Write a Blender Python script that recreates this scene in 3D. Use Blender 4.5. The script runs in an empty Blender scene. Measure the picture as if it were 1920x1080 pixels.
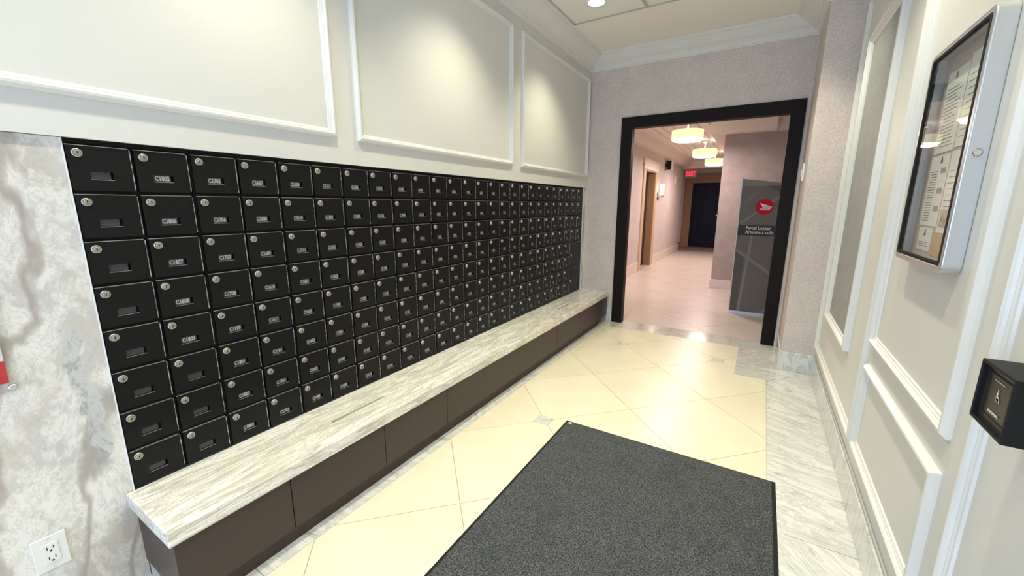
import bpy, bmesh, math, random
from mathutils import Vector, Matrix
random.seed(7)
S = bpy.context.scene
PI = math.pi
# ------------------------------------------------------------------ camera
cd = bpy.data.cameras.new('camera'); cam = bpy.data.objects.new('camera', cd)
S.collection.objects.link(cam); S.camera = cam
cd.sensor_width = 36.0; cd.lens = 758.83 / 1920 * 36; cd.clip_start = 0.05
_y, _p, _r = 0.5488, -0.2029, 0.0030
_f = Vector((-math.sin(_y)*math.cos(_p), math.cos(_y)*math.cos(_p), math.sin(_p)))
_x = Vector((math.cos(_y), math.sin(_y), 0)); _u = _x.cross(_f)
rx = math.cos(_r)*_x + math.sin(_r)*_u; ux = -math.sin(_r)*_x + math.cos(_r)*_u
cam.matrix_world = Matrix(((rx.x, ux.x, -_f.x, 1.7692), (rx.y, ux.y, -_f.y, 0), (rx.z, ux.z, -_f.z, 1.335), (0, 0, 0, 1)))
# ------------------------------------------------------------------ world, exposure, lights
vs = S.view_settings; S.display_settings.display_device = 'sRGB'
vs.view_transform = 'Standard'; vs.look = 'None'; vs.gamma = 1; vs.use_curve_mapping = False; vs.exposure = 0.22
W = bpy.data.worlds.new('world'); S.world = W; W.use_nodes = True
W.node_tree.nodes['Background'].inputs[0].default_value = (0.62, 0.78, 1.0, 1)
W.node_tree.nodes['Background'].inputs[1].default_value = 1.0
POT_Y = (3.33, 2.11, 0.89, -0.33); POT_ROWS = ((0.49, 53), (1.715, 61))
POT_COL = (1.0, 0.945, 0.70)
def area(name, loc, rot, sx, sy, power, col):
    l = bpy.data.lights.new(name, 'AREA'); l.shape = 'RECTANGLE'; l.size = sx; l.size_y = sy; l.energy = power; l.color = col
    o = bpy.data.objects.new(name, l); S.collection.objects.link(o); o.location = loc; o.rotation_euler = rot; return o
# daylight entering by the glazed entrance behind the camera
area('entrance_daylight', (1.1, -2.25, 1.25), (PI/2+.22, 0, 0), 2.2, 2.4, 74, (0.46, 0.62, 1.0))
for xx, pw in POT_ROWS:
    for yy in POT_Y:
        l = bpy.data.lights.new('pot_light_beam', 'SPOT'); l.energy = pw; l.spot_size = math.radians(104); l.spot_blend = 0.85
        l.shadow_soft_size = 0.045; l.color = POT_COL
        o = bpy.data.objects.new('pot_light_beam', l); S.collection.objects.link(o); o.location = (xx, yy, 2.835)
HALL_COL = (1.0, 0.80, 0.735)
LAMPS = ((0.70, 6.62), (0.66, 8.95), (0.66, 10.9))
for xx, yy in LAMPS:
    l = bpy.data.lights.new('drum_light_glow', 'AREA'); l.shape = 'DISK'; l.size = 0.36; l.energy = 28; l.color = HALL_COL
    o = bpy.data.objects.new('drum_light_glow', l); S.collection.objects.link(o); o.location = (xx, yy, 2.238)

# ------------------------------------------------------------------ helpers
class MB:
    def __init__(s): s.v = []; s.f = []; s.m = []; s.sm = []
    def poly(s, pts, mi=0, smooth=False):
        b = len(s.v); s.v += [tuple(p) for p in pts]; s.f.append(tuple(range(b, b+len(pts)))); s.m.append(mi); s.sm.append(smooth)
    def mesh(s, vs_, fs, mi=0, smooth=False):
        b = len(s.v); s.v += [tuple(p) for p in vs_]
        for f in fs: s.f.append(tuple(b+i for i in f)); s.m.append(mi); s.sm.append(smooth)
        return s
    def box(s, x0, x1, y0, y1, z0, z1, mi=0):
        v = [(x, y, z) for x in (x0, x1) for y in (y0, y1) for z in (z0, z1)]
        return s.mesh(v, [(0,1,3,2), (4,6,7,5), (0,4,5,1), (2,3,7,6), (0,2,6,4), (1,5,7,3)], mi)
    def prism(s, pts, z0, z1, mi=0, T=None):          # pts: ccw 2-D outline, extruded z0..z1; T maps (a,b,c)->world
        n = len(pts); v = [(p[0], p[1], z0) for p in pts] + [(p[0], p[1], z1) for p in pts]
        if T: v = [T(*p) for p in v]
        f = [tuple(range(n))[::-1], tuple(range(n, 2*n))] + [(i, (i+1) % n, n+(i+1) % n, n+i) for i in range(n)]
        return s.mesh(v, f, mi)
    def lathe(s, prof, n=24, T=None, mi=0, smooth=True, cap0=True, cap1=True):   # prof (r,h) about the local c axis
        v = []
        for r, h in prof:
            for k in range(n):
                a = 2*PI*k/n; p = (r*math.cos(a), r*math.sin(a), h); v.append(T(*p) if T else p)
        f = []
        for i in range(len(prof)-1):
            for k in range(n): f.append((i*n+k, i*n+(k+1) % n, (i+1)*n+(k+1) % n, (i+1)*n+k))
        s.mesh(v, f, mi, smooth); b = len(s.v)-len(v)
        if cap0: s.f.append(tuple(b+k for k in range(n))[::-1]); s.m.append(mi); s.sm.append(False)
        if cap1: s.f.append(tuple(b+(len(prof)-1)*n+k for k in range(n))); s.m.append(mi); s.sm.append(False)
        return s
    def data(s, name, mats, bevel=0, seg=2, off=(0,0,0)):
        me = bpy.data.meshes.new(name)
        me.from_pydata([(a-off[0], b-off[1], c-off[2]) for a, b, c in s.v], [], s.f)
        for m in (mats if isinstance(mats, (list, tuple)) else [mats]): me.materials.append(m)
        for p, mi, sm in zip(me.polygons, s.m, s.sm): p.material_index = mi; p.use_smooth = sm
        bm = bmesh.new(); bm.from_mesh(me)
        if bevel:
            bmesh.ops.remove_doubles(bm, verts=bm.verts, dist=1e-6)
            es = [e for e in bm.edges if len(e.link_faces) == 2 and e.calc_face_angle(0) > 0.6]
            bmesh.ops.bevel(bm, geom=es, offset=bevel, segments=seg, affect='EDGES', profile=0.5, clamp_overlap=True)
        bmesh.ops.recalc_face_normals(bm, faces=bm.faces)
        bm.to_mesh(me); bm.free(); me.update(); return me
    def build(s, name, mats, parent=None, bevel=0, seg=2, loc=None, **tags):
        base = wloc(parent) if parent else Vector((0,0,0))
        org = Vector(loc) if loc is not None else (base if parent else None)
        if org is None:
            xs = list(zip(*s.v)); org = Vector(((min(xs[0])+max(xs[0]))/2, (min(xs[1])+max(xs[1]))/2, min(xs[2])))
        elif parent and loc is None:
            xs = list(zip(*s.v)); org = Vector(((min(xs[0])+max(xs[0]))/2, (min(xs[1])+max(xs[1]))/2, min(xs[2])))
        o = bpy.data.objects.new(name, s.data(name, mats, bevel, seg, org)); S.collection.objects.link(o)
        o.parent = parent; o.location = org - base
        return tag(o, **tags)
WL = {}
def wloc(o):
    v = Vector((0,0,0))
    while o: v += o.location; o = o.parent
    return v
def tag(o, label=None, cat=None, group=None, kind=None):
    if label: o['label'] = label
    if cat: o['category'] = cat
    if group: o['group'] = group
    if kind: o['kind'] = kind
    return o
def thing(name, loc, label, cat, group=None, rotz=0):
    o = bpy.data.objects.new(name, None); S.collection.objects.link(o); o.location = loc; o.empty_display_size = 0.05
    return tag(o, label, cat, group)
def inst(name, me, parent, loc):
    o = bpy.data.objects.new(name, me); S.collection.objects.link(o); o.parent = parent; o.location = loc; return o
# axis maps: local (a right, b up, c out of the wall)
def on_left(x): return lambda a, b, c: (x+c, a, b)            # wall facing +x, a=y
def on_right(x): return lambda a, b, c: (x-c, a, b)           # wall facing -x, a=y
def on_far(y): return lambda a, b, c: (a, y-c, b)             # wall facing -y, a=x
def plate(mb, us, vs_, holes, c0, c1, T, mi=0):               # slab over a grid with some cells left open
    nu, nv = len(us)-1, len(vs_)-1; H = set(holes)
    solid = lambda i, j: 0 <= i < nu and 0 <= j < nv and (i, j) not in H
    for i in range(nu):
        for j in range(nv):
            if not solid(i, j): continue
            a0, a1, b0, b1 = us[i], us[i+1], vs_[j], vs_[j+1]
            mb.poly([T(a0,b0,c1), T(a1,b0,c1), T(a1,b1,c1), T(a0,b1,c1)], mi)
            mb.poly([T(a0,b0,c0), T(a0,b1,c0), T(a1,b1,c0), T(a1,b0,c0)], mi)
            if not solid(i-1, j): mb.poly([T(a0,b0,c0), T(a0,b0,c1), T(a0,b1,c1), T(a0,b1,c0)], mi)
            if not solid(i+1, j): mb.poly([T(a1,b0,c0), T(a1,b1,c0), T(a1,b1,c1), T(a1,b0,c1)], mi)
            if not solid(i, j-1): mb.poly([T(a0,b0,c0), T(a1,b0,c0), T(a1,b0,c1), T(a0,b0,c1)], mi)
            if not solid(i, j+1): mb.poly([T(a0,b1,c0), T(a0,b1,c1), T(a1,b1,c1), T(a1,b1,c0)], mi)
def moulding(mb, a0, a1, b0, b1, T, prof, mi=0):              # mitred rectangular frame, prof (inset, height)
    rings = []
    for t, h in prof: rings.append([T(a0+t,b0+t,h), T(a1-t,b0+t,h), T(a1-t,b1-t,h), T(a0+t,b1-t,h)])
    v = [p for r in rings for p in r]; f = []
    for i in range(len(rings)-1):
        for k in range(4): f.append((i*4+k, i*4+(k+1) % 4, (i+1)*4+(k+1) % 4, (i+1)*4+k))
    mb.mesh(v, f, mi)
MOULD = [(0,0), (0,.009), (.004,.014), (.010,.021), (.017,.022), (.022,.017), (.025,.011), (.028,.011), (.031,.008), (.036,.006), (.038,0)]
def sweep(mb, path, prof, mi=0, smooth=False):                # path ccw 2-D with the room on its right hand; prof (offset, z)
    n = len(path); nor = []
    for i in range(n-1):
        d = (Vector(path[i+1])-Vector(path[i])).normalized(); nor.append(Vector((d.y, -d.x)))
    v = []
    for i in range(n):
        if i == 0: m = nor[0]
        elif i == n-1: m = nor[-1]
        else: a, b = nor[i-1], nor[i]; m = (a+b)/(1+a.dot(b))
        for o, z in prof: v.append((path[i][0]+m.x*o, path[i][1]+m.y*o, z))
    k = len(prof); f = [(i*k+j, (i+1)*k+j, (i+1)*k+j+1, i*k+j+1) for i in range(n-1) for j in range(k-1)]
    mb.mesh(v, f, mi, smooth); b = len(mb.v)-len(v)
    mb.f.append(tuple(b+j for j in range(k))); mb.m.append(mi); mb.sm.append(False)
    mb.f.append(tuple(b+(n-1)*k+j for j in range(k))); mb.m.append(mi); mb.sm.append(False)
_glyph = {}
def text_mesh(txt, size, bold=0.0, ext=0.0, align='LEFT', sx=1.0):
    key = (txt, size, bold, ext, align, sx)
    if key in _glyph: return _glyph[key]
    c = bpy.data.curves.new('t', 'FONT'); c.body = txt; c.size = size; c.offset = bold; c.extrude = ext; c.resolution_u = 2; c.align_x = align
    o = bpy.data.objects.new('t', c); S.collection.objects.link(o)
    dg = bpy.context.evaluated_depsgraph_get(); dg.update()
    me = bpy.data.meshes.new_from_object(o.evaluated_get(dg))
    r = ([(v.co.x*sx, v.co.y, v.co.z) for v in me.vertices], [tuple(p.vertices) for p in me.polygons])
    bpy.data.objects.remove(o); bpy.data.curves.remove(c); bpy.data.meshes.remove(me)
    _glyph[key] = r; return r
def add_text(mb, txt, size, T, a, b, c, mi=0, **k):
    v, f = text_mesh(txt, size, **k); mb.mesh([T(a+p[0], b+p[1], c+p[2]) for p in v], f, mi)

# ------------------------------------------------------------------ materials
def mat(name, col=(.8,.8,.8), rough=.5, metal=0, spec=.5, coat=0):
    m = bpy.data.materials.new(name); m.use_nodes = True; b = m.node_tree.nodes['Principled BSDF']
    b.inputs['Base Color'].default_value = (*col, 1); b.inputs['Roughness'].default_value = rough; b.inputs['Metallic'].default_value = metal
    b.inputs['Specular IOR Level'].default_value = spec
    if coat: b.inputs['Coat Weight'].default_value = coat; b.inputs['Coat Roughness'].default_value = .08
    return m
def N(m, t, **k):
    n = m.node_tree.nodes.new(t)
    for a, b in k.items():
        if a in n.inputs: n.inputs[a].default_value = b
        else: setattr(n, a, b)
    return n
def L(m, a, b): m.node_tree.links.new(a, b)
def coords(m, scale=(1,1,1), rot=(0,0,0), obj=True):
    # world-anchored pattern space: geometry position, so neighbouring pieces stay continuous
    g = N(m, 'ShaderNodeNewGeometry'); mp = N(m, 'ShaderNodeMapping'); mp.inputs['Scale'].default_value = scale; mp.inputs['Rotation'].default_value = rot
    L(m, g.outputs['Position'], mp.inputs[0]); return mp.outputs[0]
def ramp(m, fac, stops):
    r = N(m, 'ShaderNodeValToRGB'); e = r.color_ramp.elements
    while len(e) < len(stops): e.new(0.5)
    for i, (p, c) in enumerate(stops): e[i].position = p; e[i].color = (*c, 1) if len(c) == 3 else c
    L(m, fac, r.inputs[0]); return r.outputs[0]
def noise(m, vec, scale, detail=4, rough=.55, dist=0):
    n = N(m, 'ShaderNodeTexNoise'); n.inputs['Scale'].default_value = scale; n.inputs['Detail'].default_value = detail
    n.inputs['Roughness'].default_value = rough; n.inputs['Distortion'].default_value = dist
    L(m, vec, n.inputs['Vector']); return n.outputs[0]
def mix(m, fac, a, b, mode='MIX'):
    n = N(m, 'ShaderNodeMix'); n.data_type = 'RGBA'; n.blend_type = mode
    if isinstance(fac, (int, float)): n.inputs[0].default_value = fac
    else: L(m, fac, n.inputs[0])
    for s_, v in ((6, a), (7, b)):
        if isinstance(v, tuple): n.inputs[s_].default_value = (*v, 1) if len(v) == 3 else v
        else: L(m, v, n.inputs[s_])
    return n.outputs[2]
def base(m, out): L(m, out, m.node_tree.nodes['Principled BSDF'].inputs['Base Color'])
def bump(m, fac, strength, dist=.01):
    b = N(m, 'ShaderNodeBump'); b.inputs['Strength'].default_value = strength; b.inputs['Distance'].default_value = dist
    L(m, fac, b.inputs['Height']); L(m, b.outputs[0], m.node_tree.nodes['Principled BSDF'].inputs['Normal'])
def emit(name, col, strength):
    m = bpy.data.materials.new(name); m.use_nodes = True; nt = m.node_tree; nt.nodes.remove(nt.nodes['Principled BSDF'])
    e = nt.nodes.new('ShaderNodeEmission'); e.inputs[0].default_value = (*col, 1); e.inputs[1].default_value = strength
    nt.links.new(e.outputs[0], nt.nodes['Material Output'].inputs[0]); return m

M = {}
M['paint'] = mat('white_paint', (.735, .73, .69), .45)
bump(M['paint'], noise(M['paint'], coords(M['paint']), 260, 2), .06, .002)
M['trim'] = mat('trim_paint', (.77, .77, .745), .32)
M['ceil'] = mat('ceiling_paint', (.90, .87, .80), .7)
M['tilec'] = mat('ceiling_tile_board', (.87, .87, .81), .85)
bump(M['tilec'], noise(M['tilec'], coords(M['tilec']), 300, 3), .35, .003)
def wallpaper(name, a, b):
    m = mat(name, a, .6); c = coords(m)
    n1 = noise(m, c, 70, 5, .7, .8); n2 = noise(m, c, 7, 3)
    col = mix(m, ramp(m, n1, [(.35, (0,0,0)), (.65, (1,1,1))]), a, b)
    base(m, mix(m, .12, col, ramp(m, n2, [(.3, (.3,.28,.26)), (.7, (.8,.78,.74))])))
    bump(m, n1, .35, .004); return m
M['paper'] = wallpaper('vinyl_wallcovering', (.58, .50, .455), (.77, .68, .635))
M['paperh'] = wallpaper('hall_wallcovering', (.58, .51, .48), (.68, .61, .58))
M['fabric'] = wallpaper('grey_panel_fabric', (.25, .265, .265), (.36, .375, .37)); M['paperdark'] = wallpaper('dark_hall_wallcovering', (.34, .28, .255), (.40, .335, .31))  # the last is darker and browner, for the right hall wall
# wall marble: cream ground, rusty drifts, grey veins, one long grey band beside the mailboxes
m = M['wallmarble'] = mat('wall_marble', (.8,.78,.74), .22, coat=.25)
c = coords(m, (1, 1, .62), (0.25, 0, 0)); n0 = noise(m, c, 2.4, 6, .62, 1.2); n1 = noise(m, c, 8, 10, .74, .35); n2 = noise(m, c, 11, 10, .74, .6); n3 = noise(m, c, 3.1, 3)
g = mix(m, ramp(m, n1, [(.47, (0,0,0)), (.55, (1,1,1))]), (.80, .785, .74), (.60, .58, .555))
g = mix(m, ramp(m, n0, [(.52, (0,0,0)), (.60, (.8,.8,.8)), (.66, (.2,.2,.2))]), g, (.60, .53, .47))
g = mix(m, ramp(m, n2, [(.485, (0,0,0)), (.50, (.75,.75,.75)), (.515, (0,0,0))]), g, (.52, .48, .43))
g = mix(m, ramp(m, n2, [(.56, (0,0,0)), (.60, (.5,.5,.5))]), g, (.56, .54, .53))
g = mix(m, ramp(m, n3, [(.50, (0,0,0)), (.62, (.45,.45,.45))]), g, (.80, .70, .56), 'MULTIPLY')
w = N(m, 'ShaderNodeTexWave'); w.inputs['Scale'].default_value = 1.6; w.inputs['Distortion'].default_value = 9; w.inputs['Detail'].default_value = 5; w.inputs['Detail Scale'].default_value = 1.6; w.bands_direction = 'Y'
L(m, coords(m, (1, 1, .45), (.35, 0, 0)), w.inputs[0])
g = mix(m, ramp(m, w.outputs[1], [(.0, (.8,.8,.8)), (.035, (.35,.35,.35)), (.075, (0,0,0))]), g, (.38, .33, .29))
geo = N(m, 'ShaderNodeNewGeometry'); sx = N(m, 'ShaderNodeSeparateXYZ'); L(m, geo.outputs[0], sx.inputs[0])
def MA(m, op, a, b=None):
    n = N(m, 'ShaderNodeMath'); n.operation = op
    for i, v in enumerate((a, b)):
        if v is None: continue
        if isinstance(v, (int, float)): n.inputs[i].default_value = v
        else: L(m, v, n.inputs[i])
    return n.outputs[0]
nv = noise(m, coords(m), 9, 6, .65, .6)
cy_ = MA(m, 'ADD', MA(m, 'ADD', MA(m, 'MULTIPLY', MA(m, 'SUBTRACT', sx.outputs[2], .5), -.06), .325), MA(m, 'MULTIPLY', MA(m, 'SUBTRACT', nv, .5), .10))
dd = MA(m, 'ABSOLUTE', MA(m, 'SUBTRACT', sx.outputs[1], cy_))
band = MA(m, 'SUBTRACT', 1.0, MA(m, 'SMOOTH_MIN', MA(m, 'DIVIDE', dd, .022), 1.0)); 
zz = MA(m, 'SUBTRACT', 1.0, MA(m, 'MINIMUM', MA(m, 'DIVIDE', MA(m, 'ABSOLUTE', MA(m, 'SUBTRACT', sx.outputs[2], .73)), .26), 1.0))
msk = MA(m, 'MULTIPLY', MA(m, 'MINIMUM', MA(m, 'MULTIPLY', band, 3.0), 1.0), MA(m, 'MINIMUM', MA(m, 'MULTIPLY', zz, 8.0), 1.0))
cl = N(m, 'ShaderNodeClamp'); L(m, msk, cl.inputs[0])
bandcol = mix(m, ramp(m, n2, [(.42, (0,0,0)), (.5, (1,1,1)), (.6, (.3,.3,.3))]), (.34, .35, .365), (.62, .62, .61))
base(m, mix(m, MA(m, 'MULTIPLY', cl.outputs[0], .85), g, bandcol))
# bench stone: flowing lines along the bench
m = M['benchstone'] = mat('bench_stone', (.8,.78,.7), .2, coat=.2)
c = coords(m, (5.5, .75, 5.5)); n1 = noise(m, c, 2.6, 7, .62, .9); n2 = noise(m, c, 8, 6, .65, 1.2)
g = ramp(m, n1, [(.30, (.66,.60,.48)), (.42, (.88,.86,.78)), (.50, (.60,.56,.48)), (.54, (.90,.88,.82)), (.66, (.88,.87,.83)), (.72, (.62,.60,.54))])
base(m, mix(m, ramp(m, n2, [(.47, (0,0,0)), (.5, (.8,.8,.8)), (.53, (0,0,0))]), g, (.44, .43, .40)))
# floor marble
m = M['floormarble'] = mat('floor_marble', (.8,.8,.76), .14, coat=.3)
c = coords(m, (1, 1, 1)); rd = N(m, 'ShaderNodeObjectInfo'); va = N(m, 'ShaderNodeVectorRotate'); va.rotation_type = 'Z_AXIS'
L(m, c, va.inputs['Vector']); L(m, MA(m, 'MULTIPLY', MA(m, 'SUBTRACT', rd.outputs['Random'], .5), 1.7), va.inputs['Angle'])
mp = N(m, 'ShaderNodeMapping'); mp.inputs['Scale'].default_value = (1.4, 6.5, 1); L(m, va.outputs[0], mp.inputs[0]); c = mp.outputs[0]
n1 = noise(m, c, 3.2, 8, .66, 1.1); n2 = noise(m, c, 1.2, 4)
g = ramp(m, n1, [(.36, (.42,.43,.40)), (.44, (.74,.74,.70)), (.49, (.50,.51,.48)), (.53, (.80,.80,.77)), (.7, (.66,.66,.62))])
base(m, mix(m, ramp(m, n2, [(.35, (.5,.5,.5)), (.6, (0,0,0))]), g, (.60, .61, .58)))
M['basemarble'] = M['floormarble']
# limestone tiles
def limestone(name, a, b):
    m = mat(name, a, .30, spec=.32); c = coords(m); rd = N(m, 'ShaderNodeObjectInfo')
    n1 = noise(m, c, 3.5, 6, .6, .5)
    g = mix(m, ramp(m, n1, [(.3, (0,0,0)), (.7, (1,1,1))]), a, b)
    tn = ramp(m, rd.outputs['Random'], [(0, (.95,.95,.95)), (1, (1.0,1.0,1.0))])
    base(m, mix(m, 1.0, g, tn, 'MULTIPLY')); return m
M['lime'] = limestone('limestone_tile', (.80, .72, .55), (.86, .79, .63))
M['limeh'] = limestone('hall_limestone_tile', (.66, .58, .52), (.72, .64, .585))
M['grout'] = mat('tile_grout', (.40, .37, .31), .8)
M['black'] = mat('black_enamel', (.0035, .0035, .004), .42, spec=.28)
bump(M['black'], noise(M['black'], coords(M['black']), 900, 2), .12, .001)
M['blackframe'] = mat('black_frame', (.002, .002, .002), .6, spec=.2)
M['edgelit'] = mat('lit_edge_highlight', (.55, .55, .53), .38, .85)  # pale colour standing in for ceiling light caught on the black door edges
M['hinge'] = mat('hinge_steel', (.50, .50, .48), .42, .8)
m = M['hinge']; c = coords(m)
base(m, mix(m, ramp(m, noise(m, c, 60, 3), [(.45, (0,0,0)), (.55, (1,1,1))]), (.20,.20,.20), (.62,.61,.58)))
M['lock'] = mat('lock_nickel', (.66, .63, .56), .3, .75)
M['lockdark'] = mat('lock_face', (.40, .38, .33), .4, .8)
M['plate'] = mat('number_plate_strip', (.055, .055, .056), .5)
M['plateblank'] = mat('blank_plate_strip', (.045, .045, .046), .45)
M['platetext'] = mat('number_plate_lettering', (.50, .50, .49), .5)
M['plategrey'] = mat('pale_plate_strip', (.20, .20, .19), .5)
M['walnut'] = mat('dark_laminate', (.075, .048, .038), .38)
m = M['walnut']; c = coords(m, (1, 1, 12)); base(m, mix(m, noise(m, c, 30, 4), (.030, .018, .017), (.042, .027, .025)))
M['espresso'] = mat('espresso_wood', (.016, .011, .009), .5, spec=.15); m = M['espresso']
base(m, mix(m, noise(m, coords(m, (14, 14, 1)), 12, 5), (.006, .004, .004), (.016, .010, .008)))
M['alu'] = mat('brushed_aluminium', (.62, .64, .66), .34, .75)
M['whitemetal'] = mat('white_metal_edge', (.82, .83, .86), .35)
M['oak'] = mat('stained_oak', (.36, .21, .11), .45); m = M['oak']
base(m, mix(m, noise(m, coords(m, (10, 10, 1.2)), 9, 5), (.28, .16, .085), (.42, .26, .15)))
M['palewood'] = mat('pale_casing_wood', (.60, .43, .29), .45)
M['navy'] = mat('navy_door_paint', (.004, .007, .028), .5, spec=.2)
M['doorblack'] = mat('black_door_paint', (.018, .018, .022), .35)
M['cream'] = mat('cream_trim_paint', (.76, .67, .60), .4)
M['hallceil'] = mat('hall_ceiling_paint', (.84, .75, .69), .6)
M['chrome'] = mat('polished_nickel', (.75, .75, .75), .15, 1)
M['white'] = mat('white_plastic', (.80, .80, .78), .35)
M['slot'] = mat('slot_grey_metal', (.13, .13, .12), .5)
M['dark'] = mat('dark_plastic', (.006, .006, .006), .5, spec=.25)
M['grey'] = mat('grey_plastic', (.30, .30, .30), .5)
M['rubber'] = mat('mat_rubber', (.018, .019, .019), .8, spec=.2)
m = M['carpet'] = mat('mat_carpet', (.07,.075,.08), .95, spec=.1); c = coords(m)
n1 = noise(m, c, 230, 3, .7); n2 = noise(m, c, 5, 3)
g = ramp(m, n1, [(.38, (.020,.022,.024)), (.50, (.075,.08,.085)), (.62, (.20,.21,.22))])
base(m, mix(m, ramp(m, n2, [(.4, (0,0,0)), (.7, (.25,.25,.25))]), g, (.05,.053,.06))); bump(m, n1, .9, .006)
m = M['rug'] = mat('patterned_rug', (.3,.2,.18), .9); c = coords(m)
base(m, ramp(m, noise(m, c, 6, 4, .7, 2), [(.4, (.16,.07,.06)), (.48, (.50,.42,.36)), (.55, (.20,.10,.08)), (.65, (.45,.38,.34))]))
m = M['cork'] = mat('cork_backing', (.50,.42,.38), .8); base(m, mix(m, noise(m, coords(m), 150, 3), (.42,.36,.33), (.58,.50,.46)))
M['sheet'] = mat('printed_sheet_paper', (.88, .89, .87), .6); M['ink'] = mat('printed_ink', (.12, .12, .13), .6)
M['redink'] = mat('red_print', (.50, .09, .06), .6); M['manila'] = mat('manila_card', (.62, .42, .22), .6); M['photo'] = mat('printed_photo', (.4, .35, .2), .5)
m = M['photo']; base(m, ramp(m, noise(m, coords(m), 90, 4, .6, 1), [(.35, (.12,.14,.08)), (.5, (.50,.42,.22)), (.65, (.62,.60,.52))]))
M['signwhite'] = mat('sign_white', (.85,.85,.85), .4); M['signred'] = mat('sign_red', (.62, .02, .03), .4)
def thin_glass(name, tint, fr):
    m = bpy.data.materials.new(name); m.use_nodes = True; nt = m.node_tree; nt.nodes.remove(nt.nodes['Principled BSDF'])
    t = nt.nodes.new('ShaderNodeBsdfTransparent'); t.inputs[0].default_value = (*tint, 1); g = nt.nodes.new('ShaderNodeBsdfGlossy'); g.inputs[1].default_value = .01
    w = nt.nodes.new('ShaderNodeLayerWeight'); w.inputs[0].default_value = .5
    pw = nt.nodes.new('ShaderNodeMath'); pw.operation = 'POWER'; pw.inputs[1].default_value = 4.5; nt.links.new(w.outputs['Facing'], pw.inputs[0])
    f = nt.nodes.new('ShaderNodeMath'); f.operation = 'MULTIPLY_ADD'; f.inputs[1].default_value = .45; f.inputs[2].default_value = fr; f.use_clamp = True; nt.links.new(pw.outputs[0], f.inputs[0])
    x = nt.nodes.new('ShaderNodeMixShader')
    nt.links.new(f.outputs[0], x.inputs[0]); nt.links.new(t.outputs[0], x.inputs[1]); nt.links.new(g.outputs[0], x.inputs[2]); nt.links.new(x.outputs[0], nt.nodes['Material Output'].inputs[0]); return m
M['glass'] = thin_glass('clear_glass', (.97,.98,.97), .05); M['acrylic'] = thin_glass('clear_acrylic', (.97,.97,.97), .03)
M['lampglow'] = emit('pot_light_lens', (1.0, .98, .92), 9)
M['shade'] = emit('drum_shade_fabric', (1.0, .88, .45), 1.1)
M['shadelow'] = emit('drum_diffuser', (1.0, .95, .90), 3.0)
M['sconce'] = emit('sconce_glass_lit', (1.0, .80, .55), 3.5)
M['exitred'] = emit('exit_lettering_lit', (1.0, .03, .05), 2.2); M['exitface'] = mat('exit_sign_face', (.75, .35, .32), .4)
M['lockergrey'] = mat('locker_print_grey', (.20, .19, .172), .6, spec=.2); M['lockerlight'] = mat('locker_print_light', (.29, .28, .255), .6, spec=.2)
M['lockerdark'] = mat('locker_print_dark', (.14, .135, .125), .6, spec=.2); M['lockerband'] = mat('locker_text_band', (.06, .06, .065), .6, spec=.2)
M['lockerred'] = mat('locker_red_disc', (.62, .008, .02), .55, spec=.2); M['text'] = mat('white_lettering', (.85, .85, .85), .5)

# ------------------------------------------------------------------ clipping for tiles
def clip(poly, nx, ny, d):      # keep nx*x+ny*y <= d
    out = []
    for i in range(len(poly)):
        p, q = poly[i], poly[(i+1) % len(poly)]; a = nx*p[0]+ny*p[1]-d; b = nx*q[0]+ny*q[1]-d
        if a <= 0: out.append(p)
        if a*b < 0: t = a/(a-b); out.append((p[0]+t*(q[0]-p[0]), p[1]+t*(q[1]-p[1])))
    return out
def crect(poly, x0, x1, y0, y1):
    for a in ((-1,0,-x0), (1,0,x1), (0,-1,-y0), (0,1,y1)):
        if poly: poly = clip(poly, *a)
    return poly
def area2(p): return abs(sum(p[i][0]*p[(i+1) % len(p)][1]-p[(i+1) % len(p)][0]*p[i][1] for i in range(len(p))))/2 if len(p) > 2 else 0

# ================================================================== SETTING
FY, RX, YB = 4.515, 2.235, -1.70      # far wall, right wall, back wall
CZ = 2.862
mb = MB(); mb.box(-.6, 2.7, YB-.1, 4.60, -.08, -.0025); mb.box(-.75, 2.7, 4.60, 14.5, -.08, -.0025)
floor = mb.build('floor', M['grout'], kind='structure', loc=(0,0,0))
def tile(name, polys, m, z=0.0):
    g = MB()
    for p in polys: g.prism(p, -.0024, z)
    g.build(name, m, floor)
dx, dy, vx, vy = .4175, .4265, .73, 2.105
ins = [(.722, 2.105), (.730, 3.813), (1.562, 3.818), (1.562, 2.105), (.727, .40), (1.562, .40)]
h = .047; gap = .0016
for i in range(-3, 6):
    for j in range(-9, 8):
        if (i+j) % 2 == 0: continue
        cx, cy = vx+i*dx, vy+j*dy
        p = [(cx-dx+gap*1.4, cy), (cx, cy-dy+gap*1.4), (cx+dx-gap*1.4, cy), (cx, cy+dy-gap*1.4)]
        for (ix, iy) in ins:
            if abs(ix-cx) < .1 and abs(abs(iy-cy)-dy) < .1:
                s_ = 1 if iy > cy else -1; p = clip(p, 0, s_, s_*iy-h-gap)
            if abs(iy-cy) < .1 and abs(abs(ix-cx)-dx) < .1:
                s_ = 1 if ix > cx else -1; p = clip(p, s_, 0, s_*ix-h-gap)
        a = crect(p, .357, 1.922, YB, 3.553); b = crect(p, .357, 1.704, 3.553, 4.303)
        ps = [q for q in (a, b) if area2(q) > 4e-4]
        if ps: tile('floor_tile', ps, M['lime'])
for ix, iy in ins: tile('inset_tile', [[(ix-h, iy-h), (ix+h, iy-h), (ix+h, iy+h), (ix-h, iy+h)]], M['floormarble'])
R4 = lambda x0, x1, y0, y1: [(x0+gap, y0+gap), (x1-gap, y0+gap), (x1-gap, y1-gap), (x0+gap, y1-gap)]
ys = [YB, -1.25, -.64, -.03, .585, 1.245, 1.86, 2.47, 3.08, 3.69, 4.303]
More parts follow.
